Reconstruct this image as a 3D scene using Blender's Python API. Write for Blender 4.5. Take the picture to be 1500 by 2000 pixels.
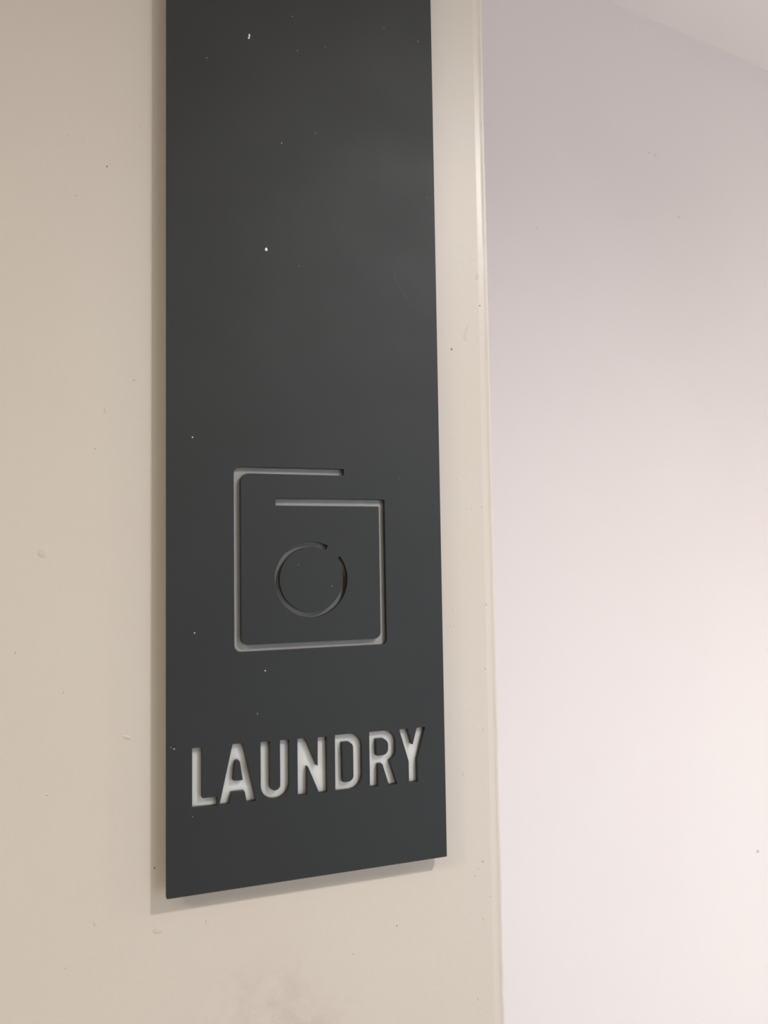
import bpy, bmesh, math, random
from mathutils import Matrix, Vector

for o in list(bpy.data.objects):
    bpy.data.objects.remove(o, do_unlink=True)
SC = bpy.context.scene
COL = SC.collection
R = math.radians

# ------------------------------------------------------------------ camera
FPX = 1640.0                                   # focal length in pixels of the 1500 x 2000 frame
BASE = 1.23                                    # height of the sign's bottom edge above the floor
FACE = -0.016                                  # y of the sign's front face (the wall face is y = 0)
YAW, PITCH, ROLL = R(20.92780), R(3.42770), R(0.86797)
CAM = Vector((-0.079894, -0.71470 + FACE, 0.26947 + BASE))


def cam_axes():
    cy, sy, cp, sp = math.cos(YAW), math.sin(YAW), math.cos(PITCH), math.sin(PITCH)
    f = Vector((sy * cp, cy * cp, sp))
    r = Vector((cy, -sy, 0))
    d = f.cross(r)
    cr, sr = math.cos(ROLL), math.sin(ROLL)
    return cr * r + sr * d, -sr * r + cr * d, f


cd = bpy.data.cameras.new('camera')
cam = bpy.data.objects.new('camera', cd)
COL.objects.link(cam)
cr_, cdn, cf_ = cam_axes()
m = Matrix((cr_, -cdn, -cf_)).transposed().to_4x4()
m.translation = CAM
cam.matrix_world = m
cd.sensor_fit = 'VERTICAL'
cd.sensor_height = 36
cd.lens = FPX / 2000 * 36
cd.clip_start = 0.02
cd.dof.use_dof = True
cd.dof.focus_distance = 0.82
cd.dof.aperture_fstop = 6.5
SC.camera = cam

# ------------------------------------------------------------------ world, lamps, exposure
SC.view_settings.view_transform = 'Standard'
SC.view_settings.look = 'None'
SC.view_settings.gamma = 1
SC.view_settings.use_curve_mapping = False
SC.view_settings.exposure = 0.0

w = bpy.data.worlds.new('world')
SC.world = w
w.use_nodes = True
w.node_tree.nodes['Background'].inputs[0].default_value = (0.76, 0.88, 1.0, 1)      # bluish light for the added opening opposite, set for the plate's sheen
w.node_tree.nodes['Background'].inputs[1].default_value = 2.45

CEIL = 2.55


def spot(name, loc, power, col, radius=0.05, size=166, blend=0.7):
    l = bpy.data.lights.new(name, 'SPOT')
    l.energy, l.color, l.shadow_soft_size = power, col, radius
    l.spot_size, l.spot_blend = R(size), blend
    o = bpy.data.objects.new(name, l)
    COL.objects.link(o)
    o.location = loc
    return o


def area(name, loc, power, col, sx, sy, spread=180, rz=0, tilt=0):
    l = bpy.data.lights.new(name, 'AREA')
    l.energy, l.color, l.shape = power, col, 'RECTANGLE'
    l.size, l.size_y, l.spread = sx, sy, R(spread)
    o = bpy.data.objects.new(name, l)
    COL.objects.link(o)
    o.location = loc
    o.rotation_euler = (tilt, 0, rz)
    return o


# the corridor's row of downlights: the right one throws the sign's main shadow, the left one the faint second shadow
spot('downlight', (0.83, -1.216, 2.48), 68, (1, 0.985, 0.97), 0.05)
spot('downlight', (-1.70, -1.216, 2.48), 48, (1, 0.98, 0.88), 0.06)
spot('downlight', (3.36, -1.216, 2.48), 150, (1, 1, 0.96), 0.06)  # unseen extra lamp, added to brighten the right-hand side
# soft unseen fill light, added further left along the corridor
area('ceiling_fill_light', (-1.3, -1.45, CEIL - 0.03), 14, (1, 0.94, 0.70), 1.6, 0.6)
# unseen fill light, added to brighten the laundry passage
area('passage_fill_light', (2.6, 0.25, CEIL - 0.03), 5.5, (1, 0.97, 0.75), 1.0, 0.4)
# louvred strip lamp over the white wall of the laundry passage
area('strip_light', (1.45, 0.30, CEIL - 0.03), 1.85, (0.42, 0.92, 1.0), 2.4, 0.06, 35, R(9.417))


# ------------------------------------------------------------------ helpers
def mat(name, col, rough=0.5, spec=0.5):
    mt = bpy.data.materials.new(name)
    mt.use_nodes = True
    b = mt.node_tree.nodes['Principled BSDF']
    b.inputs['Base Color'].default_value = (*col, 1)
    b.inputs['Roughness'].default_value = rough
    b.inputs['Specular IOR Level'].default_value = spec
    return mt


class NT:
    def __init__(s, mt):
        s.t = mt.node_tree
        s.b = s.t.nodes['Principled BSDF']
        s.pos = s.t.nodes.new('ShaderNodeNewGeometry').outputs['Position']

    def n(s, kind, **kw):
        x = s.t.nodes.new(kind)
        for k, v in kw.items():
            setattr(x, k, v)
        return x

    def set(s, sock, v):
        if isinstance(v, bpy.types.NodeSocket):
            s.t.links.new(v, sock)
        else:
            sock.default_value = v

    def math(s, op, a, b=0.0, c=None):
        x = s.n('ShaderNodeMath', operation=op)
        s.set(x.inputs[0], a)
        s.set(x.inputs[1], b)
        if c is not None:
            s.set(x.inputs[2], c)
        return x.outputs[0]

    def noise(s, scale, detail=3, rough=0.5, vec=None):
        x = s.n('ShaderNodeTexNoise')
        s.t.links.new(vec or s.pos, x.inputs['Vector'])
        x.inputs['Scale'].default_value = scale
        x.inputs['Detail'].default_value = detail
        x.inputs['Roughness'].default_value = rough
        return x.outputs['Fac']

    def ramp(s, f, lo, hi, a=0.0, b=1.0):
        x = s.n('ShaderNodeMapRange', interpolation_type='SMOOTHSTEP')
        s.set(x.inputs[0], f)
        for i, v in zip((1, 2, 3, 4), (lo, hi, a, b)):
            x.inputs[i].default_value = v
        return x.outputs[0]

    def mix(s, f, a, b):
        x = s.n('ShaderNodeMix', data_type='RGBA')
        s.set(x.inputs[0], f)
        for i, v in ((6, a), (7, b)):
            s.set(x.inputs[i], (*v, 1) if isinstance(v, tuple) else v)
        return x.outputs[2]

    def bump(s, h, strength, dist):
        x = s.n('ShaderNodeBump')
        s.set(x.inputs['Height'], h)
        x.inputs['Strength'].default_value = strength
        x.inputs['Distance'].default_value = dist
        s.t.links.new(x.outputs[0], s.b.inputs['Normal'])

    def dist(s, p):
        x = s.n('ShaderNodeVectorMath', operation='DISTANCE')
        s.t.links.new(s.pos, x.inputs[0])
        x.inputs[1].default_value = p
        return x.outputs['Value']


def link(name, me, mt, parent=None, kind=None, label=None):
    o = bpy.data.objects.new(name, me)
    COL.objects.link(o)
    if mt:
        me.materials.append(mt)
    if parent:
        o.parent = parent
    if kind:
        o['kind'] = kind
    if label:
        o['label'] = label
    return o


def box(name, lo, hi, mt, parent=None, kind=None):
    bm = bmesh.new()
    bmesh.ops.create_cube(bm, size=1)
    for v in bm.verts:
        v.co = [lo[i] + (v.co[i] + 0.5) * (hi[i] - lo[i]) for i in range(3)]
    me = bpy.data.meshes.new(name)
    bm.to_mesh(me)
    bm.free()
    return link(name, me, mt, parent, kind)


def prism(name, pts, z0, z1, mt, parent=None, kind=None, smooth=False):
    """extrude a plan outline (list of x, y) from z0 to z1"""
    bm = bmesh.new()
    a = [bm.verts.new((x, y, z0)) for x, y in pts]
    b = [bm.verts.new((x, y, z1)) for x, y in pts]
    n = len(pts)
    for i in range(n):
        f = bm.faces.new((a[i], a[(i + 1) % n], b[(i + 1) % n], b[i]))
        f.smooth = smooth
    bm.faces.new(a[::-1])
    bm.faces.new(b)
    bmesh.ops.recalc_face_normals(bm, faces=bm.faces)
    me = bpy.data.meshes.new(name)
    bm.to_mesh(me)
    bm.free()
    return link(name, me, mt, parent, kind)


def fillet(pts, default=0.7, seg=8):
    """polygon with (x, z[, radius]) corners in millimetres -> rounded outline"""
    out = []
    n = len(pts)
    for i in range(n):
        p = Vector(pts[i][:2])
        r = pts[i][2] if len(pts[i]) > 2 else default
        a = (Vector(pts[i - 1][:2]) - p)
        b = (Vector(pts[(i + 1) % n][:2]) - p)
        la, lb = a.length, b.length
        a.normalize()
        b.normalize()
        ang = a.angle(b)
        t = min(r / math.tan(ang / 2), la * 0.49 if la < 40 else la * 0.6, lb * 0.49 if lb < 40 else lb * 0.6)
        r = t * math.tan(ang / 2)
        c = p + (a + b).normalized() * (r / math.sin(ang / 2))
        s, e = p + a * t - c, p + b * t - c
        k = seg if r > 2 else 4
        tot = s.angle_signed(e)
        a0 = math.atan2(s.y, s.x)
        for j in range(k + 1):
            th = a0 - tot * j / k
            out.append((c.x + r * math.cos(th), c.y + r * math.sin(th)))
    return out


def arc_slot(cx, cz, ro, ri, a0, a1, n=96):
    o = [(cx + ro * math.cos(R(a0 + (a1 - a0) * i / n)), cz + ro * math.sin(R(a0 + (a1 - a0) * i / n))) for i in range(n + 1)]
    i_ = [(cx + ri * math.cos(R(a1 - (a1 - a0) * i / n)), cz + ri * math.sin(R(a1 - (a1 - a0) * i / n))) for i in range(n + 1)]
    return o + i_


def sheet(name, outlines, y0, y1, mt, parent, label=None, bevel=0.0, shrink=0.0):
    """flat piece cut to the outlines (millimetres on the sign's face; inner outlines are holes), y0 front, y1 back"""
    cu = bpy.data.curves.new(name, 'CURVE')
    cu.dimensions = '2D'
    cu.fill_mode = 'BOTH'
    cu.extrude = (y1 - y0) / 2 - bevel
    cu.bevel_depth = bevel
    cu.bevel_resolution = 1
    cu.offset = shrink
    for pts in outlines:
        s = cu.splines.new('POLY')
        s.points.add(len(pts) - 1)
        for q, (x, z) in zip(s.points, pts):
            q.co = (x / 1000, z / 1000, 0, 1)
        s.use_cyclic_u = True
    tmp = bpy.data.objects.new('tmp', cu)
    COL.objects.link(tmp)
    dg = bpy.context.evaluated_depsgraph_get()
    me = bpy.data.meshes.new_from_object(tmp.evaluated_get(dg))
    bpy.data.objects.remove(tmp)
    bpy.data.curves.remove(cu)
    me.transform(Matrix.Translation((0, (y0 + y1) / 2, 0)) @ Matrix.Rotation(R(90), 4, 'X'))
    me.name = name
    me.materials.clear()
    for p in me.polygons:
        p.use_smooth = False
    return link(name, me, mt, parent, None, label)


def blob(name, loc, rx, rz, h, mt, parent, rot=0.0, label=None, pinch=0.0, seg=10):
    """a low dome of dried paint or dirt lying on a wall-facing surface (surface normal = -y)"""
    bm = bmesh.new()
    rings = [(1.0, 0.0), (0.8, 0.55), (0.45, 0.9)]
    vs = []
    for s, hh in rings:
        vs.append([bm.verts.new((rx * s * math.cos(2 * math.pi * i / seg) * (1 - pinch * math.sin(2 * math.pi * i / seg)), -h * hh,
                                 rz * s * math.sin(2 * math.pi * i / seg))) for i in range(seg)])
    top = bm.verts.new((0, -h, 0))
    for k in range(2):
        for i in range(seg):
            bm.faces.new((vs[k][i], vs[k][(i + 1) % seg], vs[k + 1][(i + 1) % seg], vs[k + 1][i]))
    for i in range(seg):
        bm.faces.new((vs[2][i], vs[2][(i + 1) % seg], top))
    bmesh.ops.recalc_face_normals(bm, faces=bm.faces)
    for f in bm.faces:
        f.smooth = True
    bm.transform(Matrix.Rotation(rot, 4, 'Y'))
    me = bpy.data.meshes.new(name)
    bm.to_mesh(me)
    bm.free()
    o = link(name, me, mt, parent, None, label)
    o.location = loc
    return o


# ------------------------------------------------------------------ materials
CREAM = mat('cream_wall_paint', (0.62, 0.55, 0.475), 0.42, 0.4)
t = NT(CREAM)
big = t.noise(5, 3)
col = t.mix(t.ramp(big, 0.3, 0.7), (0.625, 0.552, 0.49), (0.63, 0.565, 0.50))
# grey scuffing low on the wall below the sign
sm = t.math('MULTIPLY', t.ramp(t.dist((0.085, 0, BASE - 0.142)), 0.02, 0.10, 1, 0),
            t.ramp(t.noise(34, 5, 0.6), 0.40, 0.72))
col = t.mix(t.math('MULTIPLY', sm, 0.36), col, (0.36, 0.30, 0.26))
# a pale rubbed streak and smear on the strip beside the corner
t.set(t.b.inputs['Base Color'], col)
fine = t.noise(520, 2)
mid = t.noise(120, 3)
t.bump(t.math('ADD', t.math('MULTIPLY', fine, 0.6), mid), 0.24, 0.0006)

BEADM = mat('corner_bead_gloss_paint', (0.665, 0.59, 0.525), 0.33, 0.45)
t = NT(BEADM)
t.bump(t.noise(300, 3), 0.2, 0.0005)

WHITE = mat('white_wall_paint', (0.80, 0.755, 0.755), 0.55, 0.3)
t = NT(WHITE)
t.set(t.b.inputs['Base Color'], t.mix(t.ramp(t.noise(3, 3), 0.3, 0.7), (0.84, 0.76, 0.755), (0.85, 0.775, 0.765)))
t.bump(t.noise(160, 3), 0.2, 0.0006)

CEILM = mat('ceiling_paint', (0.94, 0.87, 0.84), 0.7, 0.3)
t = NT(CEILM)
t.bump(t.noise(140, 3), 0.2, 0.0005)
FLOORM = mat('floor_vinyl', (0.52, 0.50, 0.48), 0.4, 0.4)
t = NT(FLOORM)
t.set(t.b.inputs['Base Color'], t.mix(t.noise(30, 4), (0.53, 0.50, 0.48), (0.60, 0.57, 0.55)))

OPP = mat('opposite_wall_paint', (0.27, 0.25, 0.235), 0.6, 0.3)
t = NT(OPP)
t.bump(t.noise(140, 3), 0.2, 0.0005)

PLATE = mat('charcoal_sign_paint', (0.021, 0.0225, 0.023), 0.52, 0.45)
t = NT(PLATE)
t.set(t.b.inputs['Base Color'], t.mix(t.ramp(t.noise(9, 4), 0.3, 0.7), (0.0155, 0.0170, 0.0175), (0.017, 0.0187, 0.0195)))
t.set(t.b.inputs['Roughness'], t.ramp(t.noise(14, 4), 0.3, 0.7, 0.55, 0.59))
t.bump(t.noise(700, 2), 0.06, 0.0003)

def opal(name, a, b):
    mt = mat(name, a, 0.5, 0.3)                     # opal acrylic let into the cut-outs
    t = NT(mt)
    t.set(t.b.inputs['Base Color'], t.mix(t.noise(60, 3), a, b))
    t.b.inputs['Subsurface Weight'].default_value = 1.0
    t.b.inputs['Subsurface Radius'].default_value = (1, 1, 1)
    t.b.inputs['Subsurface Scale'].default_value = 0.006
    return mt


INLAY = opal('pale_inlay', (0.76, 0.74, 0.72), (0.82, 0.80, 0.78))
SHADEDIN = opal('shaded_inlay', (0.42, 0.41, 0.40), (0.46, 0.45, 0.435))  # pale inlay greyed, so the narrow grooves' shade sits in its colour
SHADEDRING = mat('shaded_ring_inlay', (0.20, 0.20, 0.19), 0.5, 0.3)  # ring floor darkened in its colour for the shade of the deep groove
t = NT(SHADEDRING)
# rusty brown patch at the right of the ring
t.set(t.b.inputs['Base Color'], t.mix(t.ramp(t.dist((0.155, FACE, BASE + 0.252)), 0.004, 0.016, 1, 0), (0.21, 0.21, 0.205), (0.09, 0.055, 0.035)))
BACK = mat('backing_board', (0.70, 0.68, 0.64), 0.6, 0.3)
METAL = mat('standoff_metal', (0.5, 0.5, 0.5), 0.35, 0.5)
METAL.node_tree.nodes['Principled BSDF'].inputs['Metallic'].default_value = 1
FLECK = mat('white_paint_fleck', (0.85, 0.83, 0.80), 0.5)
DIMFLECK = mat('grey_dust_fleck', (0.32, 0.32, 0.31), 0.6)
SCRATCH = mat('scratch_grey', (0.13, 0.13, 0.13), 0.5)
SMEAR = mat('faint_smear', (0.585, 0.52, 0.46), 0.5)
DIRT = mat('brown_dirt', (0.16, 0.11, 0.08), 0.7)
GREYDIRT = mat('faint_grey_dirt', (0.40, 0.34, 0.29), 0.7)
BLISTER = mat('cream_paint_drip', (0.595, 0.525, 0.455), 0.4)

# ------------------------------------------------------------------ the setting
XC = 0.3035                                       # where the flat face meets the corner bead


def face_pt(u, v, y):
    """where the line of sight measured in the photograph meets the vertical plane y"""
    d = cr_ * ((u - 750) / FPX) + cdn * ((v - 1000) / FPX) + cf_
    return CAM + d * ((y - CAM.y) / d.y)


wall = box('wall_front', (-3.0, 0.0, 0.0), (XC, 0.14, CEIL), CREAM, None, 'structure')

# rounded metal bead under the paint: a slim ridge, then the turn of the corner
prof = [(XC, 0.0), (XC + 0.0045, 0.0), (XC + 0.0068, -0.0002), (XC + 0.0082, -0.0006)]
for i in range(9):
    a = R(-90 + 90 * i / 8)
    prof.append((XC + 0.0089 + 0.0019 * math.cos(a), 0.0013 + 0.0019 * math.sin(a)))
prof += [(XC + 0.0108, 0.14), (XC, 0.14)]
bm = bmesh.new()
random.seed(3)
NZ = 220
rows = []
for k in range(NZ + 1):
    z = CEIL * k / NZ
    jx = random.gauss(0, 0.00018)
    jy = random.gauss(0, 0.00010)
    rows.append([bm.verts.new((x + (jx if i > 2 and i < len(prof) - 2 else 0), y + (jy if 2 < i < len(prof) - 2 else 0), z)) for i, (x, y) in enumerate(prof)])
for k in range(NZ):
    for i in range(len(prof) - 1):
        f = bm.faces.new((rows[k][i], rows[k][i + 1], rows[k + 1][i + 1], rows[k + 1][i]))
        f.smooth = i < len(prof) - 3
bmesh.ops.recalc_face_normals(bm, faces=bm.faces)
me = bpy.data.meshes.new('corner_bead')
bm.to_mesh(me)
bm.free()
link('corner_bead', me, BEADM, wall)

# white wall of the passage beyond the corner (turned 9.4 degrees from the sign's wall)
WA = R(9.417)
p0 = Vector((0.8715, 0.5501 + FACE))
dv = Vector((math.cos(WA), math.sin(WA)))
nv = Vector((-dv.y, dv.x))
q = [p0 + dv * s for s in (-2.2, 3.5)]
wb = prism('wall_back', [q[0], q[1], q[1] + nv * 0.12, q[0] + nv * 0.12], 0, CEIL, WHITE, None, 'structure')
box('floor', (-3.0, -2.5, -0.1), (4.4, 1.3, 0), FLOORM, None, 'structure')
box('ceiling', (-3.0, -2.5, CEIL), (4.4, 1.3, CEIL + 0.1), CEILM, None, 'structure')
opp = box('wall_opposite', (-3.0, -2.6, 0), (0.9, -2.5, CEIL), OPP, None, 'structure')
# unseen opening, added to let world light in for the plate's sheen
box('wall_opposite', (2.7, -2.6, 0), (4.4, -2.5, CEIL), OPP, None, 'structure')
box('wall_opposite', (0.9, -2.6, 2.05), (2.7, -2.5, CEIL), OPP, None, 'structure')
box('wall_left', (-3.1, -2.5, 0), (-3.0, 0.14, CEIL), CREAM, None, 'structure')
box('wall_right', (4.4, -2.5, 0), (4.5, 1.3, CEIL), WHITE, None, 'structure')

# ------------------------------------------------------------------ the sign
sign = bpy.data.objects.new('laundry_sign', None)
COL.objects.link(sign)
sign.location = (0, 0, BASE)
sign['label'] = 'tall charcoal wall sign with cut-out washing machine icon and the word LAUNDRY'
sign['category'] = 'sign'

LETTERS = {
    'L': [(20.7, 118.6), (28.7, 118.6), (28.7, 77.1), (41.4, 77.0), (41.2, 69.9), (20.7, 69.9)],
    'A': [(54.2, 119.0, 1.2), (62.6, 118.9, 1.2), (73.7, 70.0), (66.0, 69.8), (64.2, 79.1, 1.2), (53.1, 79.1, 1.2), (50.9, 69.7), (43.0, 69.7)],
    'U': [(78.0, 118.5), (85.8, 118.5), (85.8, 76.8, 4.4), (94.9, 76.8, 4.4), (94.9, 118.5), (102.9, 118.5), (102.8, 69.7, 12.2), (78.0, 69.7, 12.2)],
    'N': [(110.3, 118.3), (117.1, 118.4, 1.5), (128.2, 92.0, 0.5), (128.5, 118.1), (136.5, 118.1), (136.6, 70.1), (129.5, 70.1, 1.2), (118.7, 95.8, 0.5), (118.4, 70.1), (110.3, 70.1)],
    'D': [(144.2, 118.7), (169.0, 118.7, 13), (169.0, 70.0, 14), (144.1, 70.0)],
    'R': [(176.2, 118.6), (201.2, 118.7, 13), (201.2, 96.0, 7), (195.2, 91.6, 0.8), (202.2, 70.4), (194.4, 70.1), (188.3, 89.6, 1.0), (184.1, 89.7, 1.0), (184.0, 70.2), (176.3, 70.1)],
    'Y': [(205.0, 118.4), (213.0, 118.5), (217.6, 102.4, 0.6), (222.2, 118.6), (230.6, 118.7), (222.3, 90.0, 1.5), (222.4, 70.2), (213.9, 70.0), (213.8, 89.4, 1.5)],
}
COUNTERS = {
    'A': [(56.1, 104.8, 1.5), (60.2, 104.8, 1.8), (62.7, 88.3), (54.5, 88.5)],
    'D': [(150.7, 111.4), (160.9, 111.4, 5), (160.9, 77.2, 5), (151.1, 77.2)],
    'R': [(182.6, 111.4), (194.1, 111.4, 6.5), (194.1, 97.0, 6.5), (182.8, 97.0)],
}
ICON = [(155.2, 353.6), (155.2, 347.8), (62.0, 347.8, 7), (62.0, 200.9, 6), (188.5, 200.9, 6), (188.4, 320.2, 1), (92.5, 320.2),
        (92.5, 326.5), (194.1, 326.6, 1.6), (194.3, 195.2, 4.8), (56.1, 195.0, 6.3), (56.2, 353.4, 6.4)]
RING = arc_slot(124.35, 255.45, 33.05, 28.8, 62.7, 397.6)

letters = {k: fillet(v) for k, v in LETTERS.items()}
counters = {k: fillet(v) for k, v in COUNTERS.items()}
icon = fillet(ICON, 0.5)
HT = 1000
outline = fillet([(0, 0, 1.2), (250, 0, 0.6), (250, HT, 0.6), (0, HT, 0.6)])
YB = FACE + 0.0050                                # back of the charcoal plate
sheet('front_plate', [outline] + list(letters.values()) + [icon, RING], FACE, YB, PLATE, sign, None, 0.00025, -0.00025)
back = fillet([(1.5, 1.5, 5), (248.5, 1.5, 5), (248.5, HT - 2, 5), (1.5, HT - 2, 5)])
sheet('backing_board', [back] + list(letters.values()) + [icon, RING], YB, YB + 0.003, BACK, sign, 'pale board behind the charcoal plate')
for k in 'LAUNDRY':
    outl = [letters[k]] + ([counters[k]] if k in counters else [])
    sheet('letter', outl, YB + 0.00002, YB + 0.003, INLAY, sign, 'pale recessed letter ' + k, 0, -0.00004)
    if k in counters:
        sheet('letter_counter', [counters[k]], FACE, YB, PLATE, sign, None, 0.00025, -0.00025)
sheet('icon_outline', [icon], YB + 0.00002, YB + 0.003, SHADEDIN, sign, 'shaded recessed outline of the washing machine icon', 0, -0.00004)
sheet('drum_ring', [RING], YB + 0.00002, YB + 0.003, SHADEDRING, sign, 'shaded recessed broken ring of the washing machine icon', 0, -0.00004)

# spacers that hold the board off the wall
for x in (40, 210):
    for z in (60, 500, HT - 60):
        bm = bmesh.new()
        bmesh.ops.create_cone(bm, cap_ends=True, segments=20, radius1=0.009, radius2=0.009, depth=-(YB + 0.003))
        bm.transform(Matrix.Translation((x / 1000, (YB + 0.003) / 2, z / 1000)) @ Matrix.Rotation(R(90), 4, 'X'))
        me = bpy.data.meshes.new('spacer')
        bm.to_mesh(me)
        bm.free()
        link('spacer', me, METAL, sign)

# paint flecks and dust on the plate: (u, v) where the photograph shows them, size in mm
FL = [(520, 487, 1.25, 1.6, 1), (487, 69, 0.8, 1.5, 1), (486, 74, 0.9, 1.0, 1), (571, 32, 0.4, 0.7, 0), (404, 113, 0.5, 0.5, 0), (581, 99, 0.5, 0.5, 0),
      (635, 92, 0.35, 0.35, 0), (750, 55, 0.45, 0.45, 0), (816, 81, 0.5, 0.6, 0), (550, 279, 0.55, 0.8, 0), (616, 260, 0.45, 0.45, 0),
      (376, 854, 0.6, 0.6, 1), (380, 1236, 0.55, 0.55, 1), (518, 1310, 0.6, 0.6, 1), (584, 520, 0.35, 0.35, 0), (503, 1394, 0.35, 0.9, 0),
      (649, 1144, 0.45, 0.45, 0), (340, 1463, 0.8, 0.6, 0), (334, 1460, 0.4, 0.4, 0), (722, 347, 0.3, 0.3, 0), (834, 386, 0.4, 0.4, 0),
      (780, 935, 0.35, 0.35, 0), (583, 1103, 0.3, 0.5, 0), (376, 1595, 0.4, 0.4, 0)]
for u, v, a, b, c in FL:
    p = face_pt(u, v, FACE)
    blob('paint_fleck', (p.x, FACE, p.z - BASE), a / 1000, b / 1000, 0.0003, FLECK if c else DIMFLECK, sign, 0, None, 0.2, 8)
# hairline scratch
bm = bmesh.new()
pts = [face_pt(u, v, FACE) for u, v in ((766, 532), (771, 545), (777, 556), (785, 568), (792, 579), (801, 592), (813, 608))]
wd = (0.1, 0.3, 0.4, 0.42, 0.4, 0.3, 0.1)
prev = None
for p, ww in zip(pts, wd):
    h = ww / 2000
    cur = [bm.verts.new((p.x - h, FACE - 0.00002, p.z - BASE)), bm.verts.new((p.x, FACE - 0.00012, p.z - BASE)), bm.verts.new((p.x + h, FACE - 0.00002, p.z - BASE))]
    if prev:
        for i in range(2):
            bm.faces.new((prev[i], prev[i + 1], cur[i + 1], cur[i]))
    prev = cur
me = bpy.data.meshes.new('scratch')
bm.to_mesh(me)
bm.free()
link('scratch', me, SCRATCH, sign)

# ------------------------------------------------------------------ marks on the walls
DOTS = [(882, 682, 0.9, 1.2, DIRT), (937, 597, 0.7, 0.8, DIRT), (922, 510, 0.5, 0.5, GREYDIRT), (209, 325, 0.7, 0.7, DIRT), (148, 382, 0.6, 0.6, GREYDIRT),
        (133, 264, 0.4, 0.4, GREYDIRT), (274, 247, 0.5, 0.5, GREYDIRT), (180, 136, 0.4, 0.4, GREYDIRT), (302, 1695, 0.7, 0.7, DIRT),
        (921, 994, 0.5, 0.5, GREYDIRT), (943, 1683, 0.6, 0.7, DIRT), (934, 1697, 0.5, 0.6, GREYDIRT), (775, 1808, 0.6, 0.6, DIRT),
        (124, 1353, 0.6, 0.5, GREYDIRT), (30, 1275, 0.4, 0.9, GREYDIRT), (128, 1891, 0.6, 0.5, GREYDIRT), (912, 665, 0.5, 0.6, GREYDIRT),
        (893, 936, 0.4, 0.4, GREYDIRT), (859, 165, 0.5, 0.5, GREYDIRT), (910, 995, 0.4, 0.4, GREYDIRT), (186, 876, 0.4, 0.8, GREYDIRT)]
for u, v, a, b, mt in DOTS:
    p = face_pt(u, v, 0)
    blob('dirt_speck', (p.x, 0, p.z), a / 1000, b / 1000, 0.0002, mt, wall, 0, None, 0.1, 7)
DRIPS = [(309, 1817, 4.6, 2.9, 0), (84, 1080, 4.0, 4.0, 0.3), (247, 1440, 4.2, 1.5, 0.35), (403, 1800, 0.5, 2.6, 0.1), (186, 1803, 1.6, 2.8, 0),
         (92, 1552, 1.2, 0.9, 0), (948, 1305, 1.0, 1.4, 0), (885, 1190, 1.0, 0.8, 0), (934, 1950, 0.8, 1.6, 0.3), (905, 1512, 0.9, 1.4, 0), (690, 1862, 1.2, 0.9, 0),
         (942, 990, 0.9, 1.2, 0), (950, 1180, 0.8, 1.6, 0.2), (880, 1222, 0.9, 0.8, 0), (205, 800, 0.9, 3.0, 0), (262, 742, 1.4, 0.7, 0), (945, 1795, 0.9, 1.3, 0),
         (928, 1710, 0.7, 1.1, 0), (938, 1968, 0.9, 1.0, 0), (958, 1750, 0.8, 1.0, 0), (944, 1424, 0.9, 1.6, 0.2)]
for u, v, a, b, rot in DRIPS:
    p = face_pt(u, v, 0)
    blob('paint_drip', (p.x, 0, p.z), a / 1000, b / 1000, 0.0004 if a < 2 else 0.00045, BLISTER, wall, rot, None, 0.15, 12)


p = face_pt(911, 648, 0)
blob('smear', (p.x, 0, p.z), 0.0022, 0.0095, 0.00015, SMEAR, wall, 0.28, None, 0.3, 12)
p = face_pt(932, 540, 0)
blob('smear', (p.x, 0, p.z), 0.0016, 0.004, 0.00015, SMEAR, wall, 0.2, None, 0.3, 12)


def back_pt(u, v):
    d = cr_ * ((u - 750) / FPX) + cdn * ((v - 1000) / FPX) + cf_
    n3 = Vector((nv.x, nv.y, 0))
    return CAM + d * (n3.dot(Vector((p0.x, p0.y, 0)) - CAM) / n3.dot(d))


for u, v, a, b in ((1267, 298, 2.4, 1.0), (1280, 303, 2.6, 1.2), (1325, 424, 1.8, 1.8), (1480, 1663, 3.2, 3.0), (1491, 1487, 5, 18), (1048, 445, 1.4, 1.0)):
    p = back_pt(u, v)
    o = blob('dirt_speck', (p.x, p.y, p.z), a / 1000, b / 1000, 0.0004, GREYDIRT if a < 4 else WHITE, wb, 0, None, 0.1, 8)
    o.rotation_euler = (0, 0, WA)
bpy.context.view_layer.update()
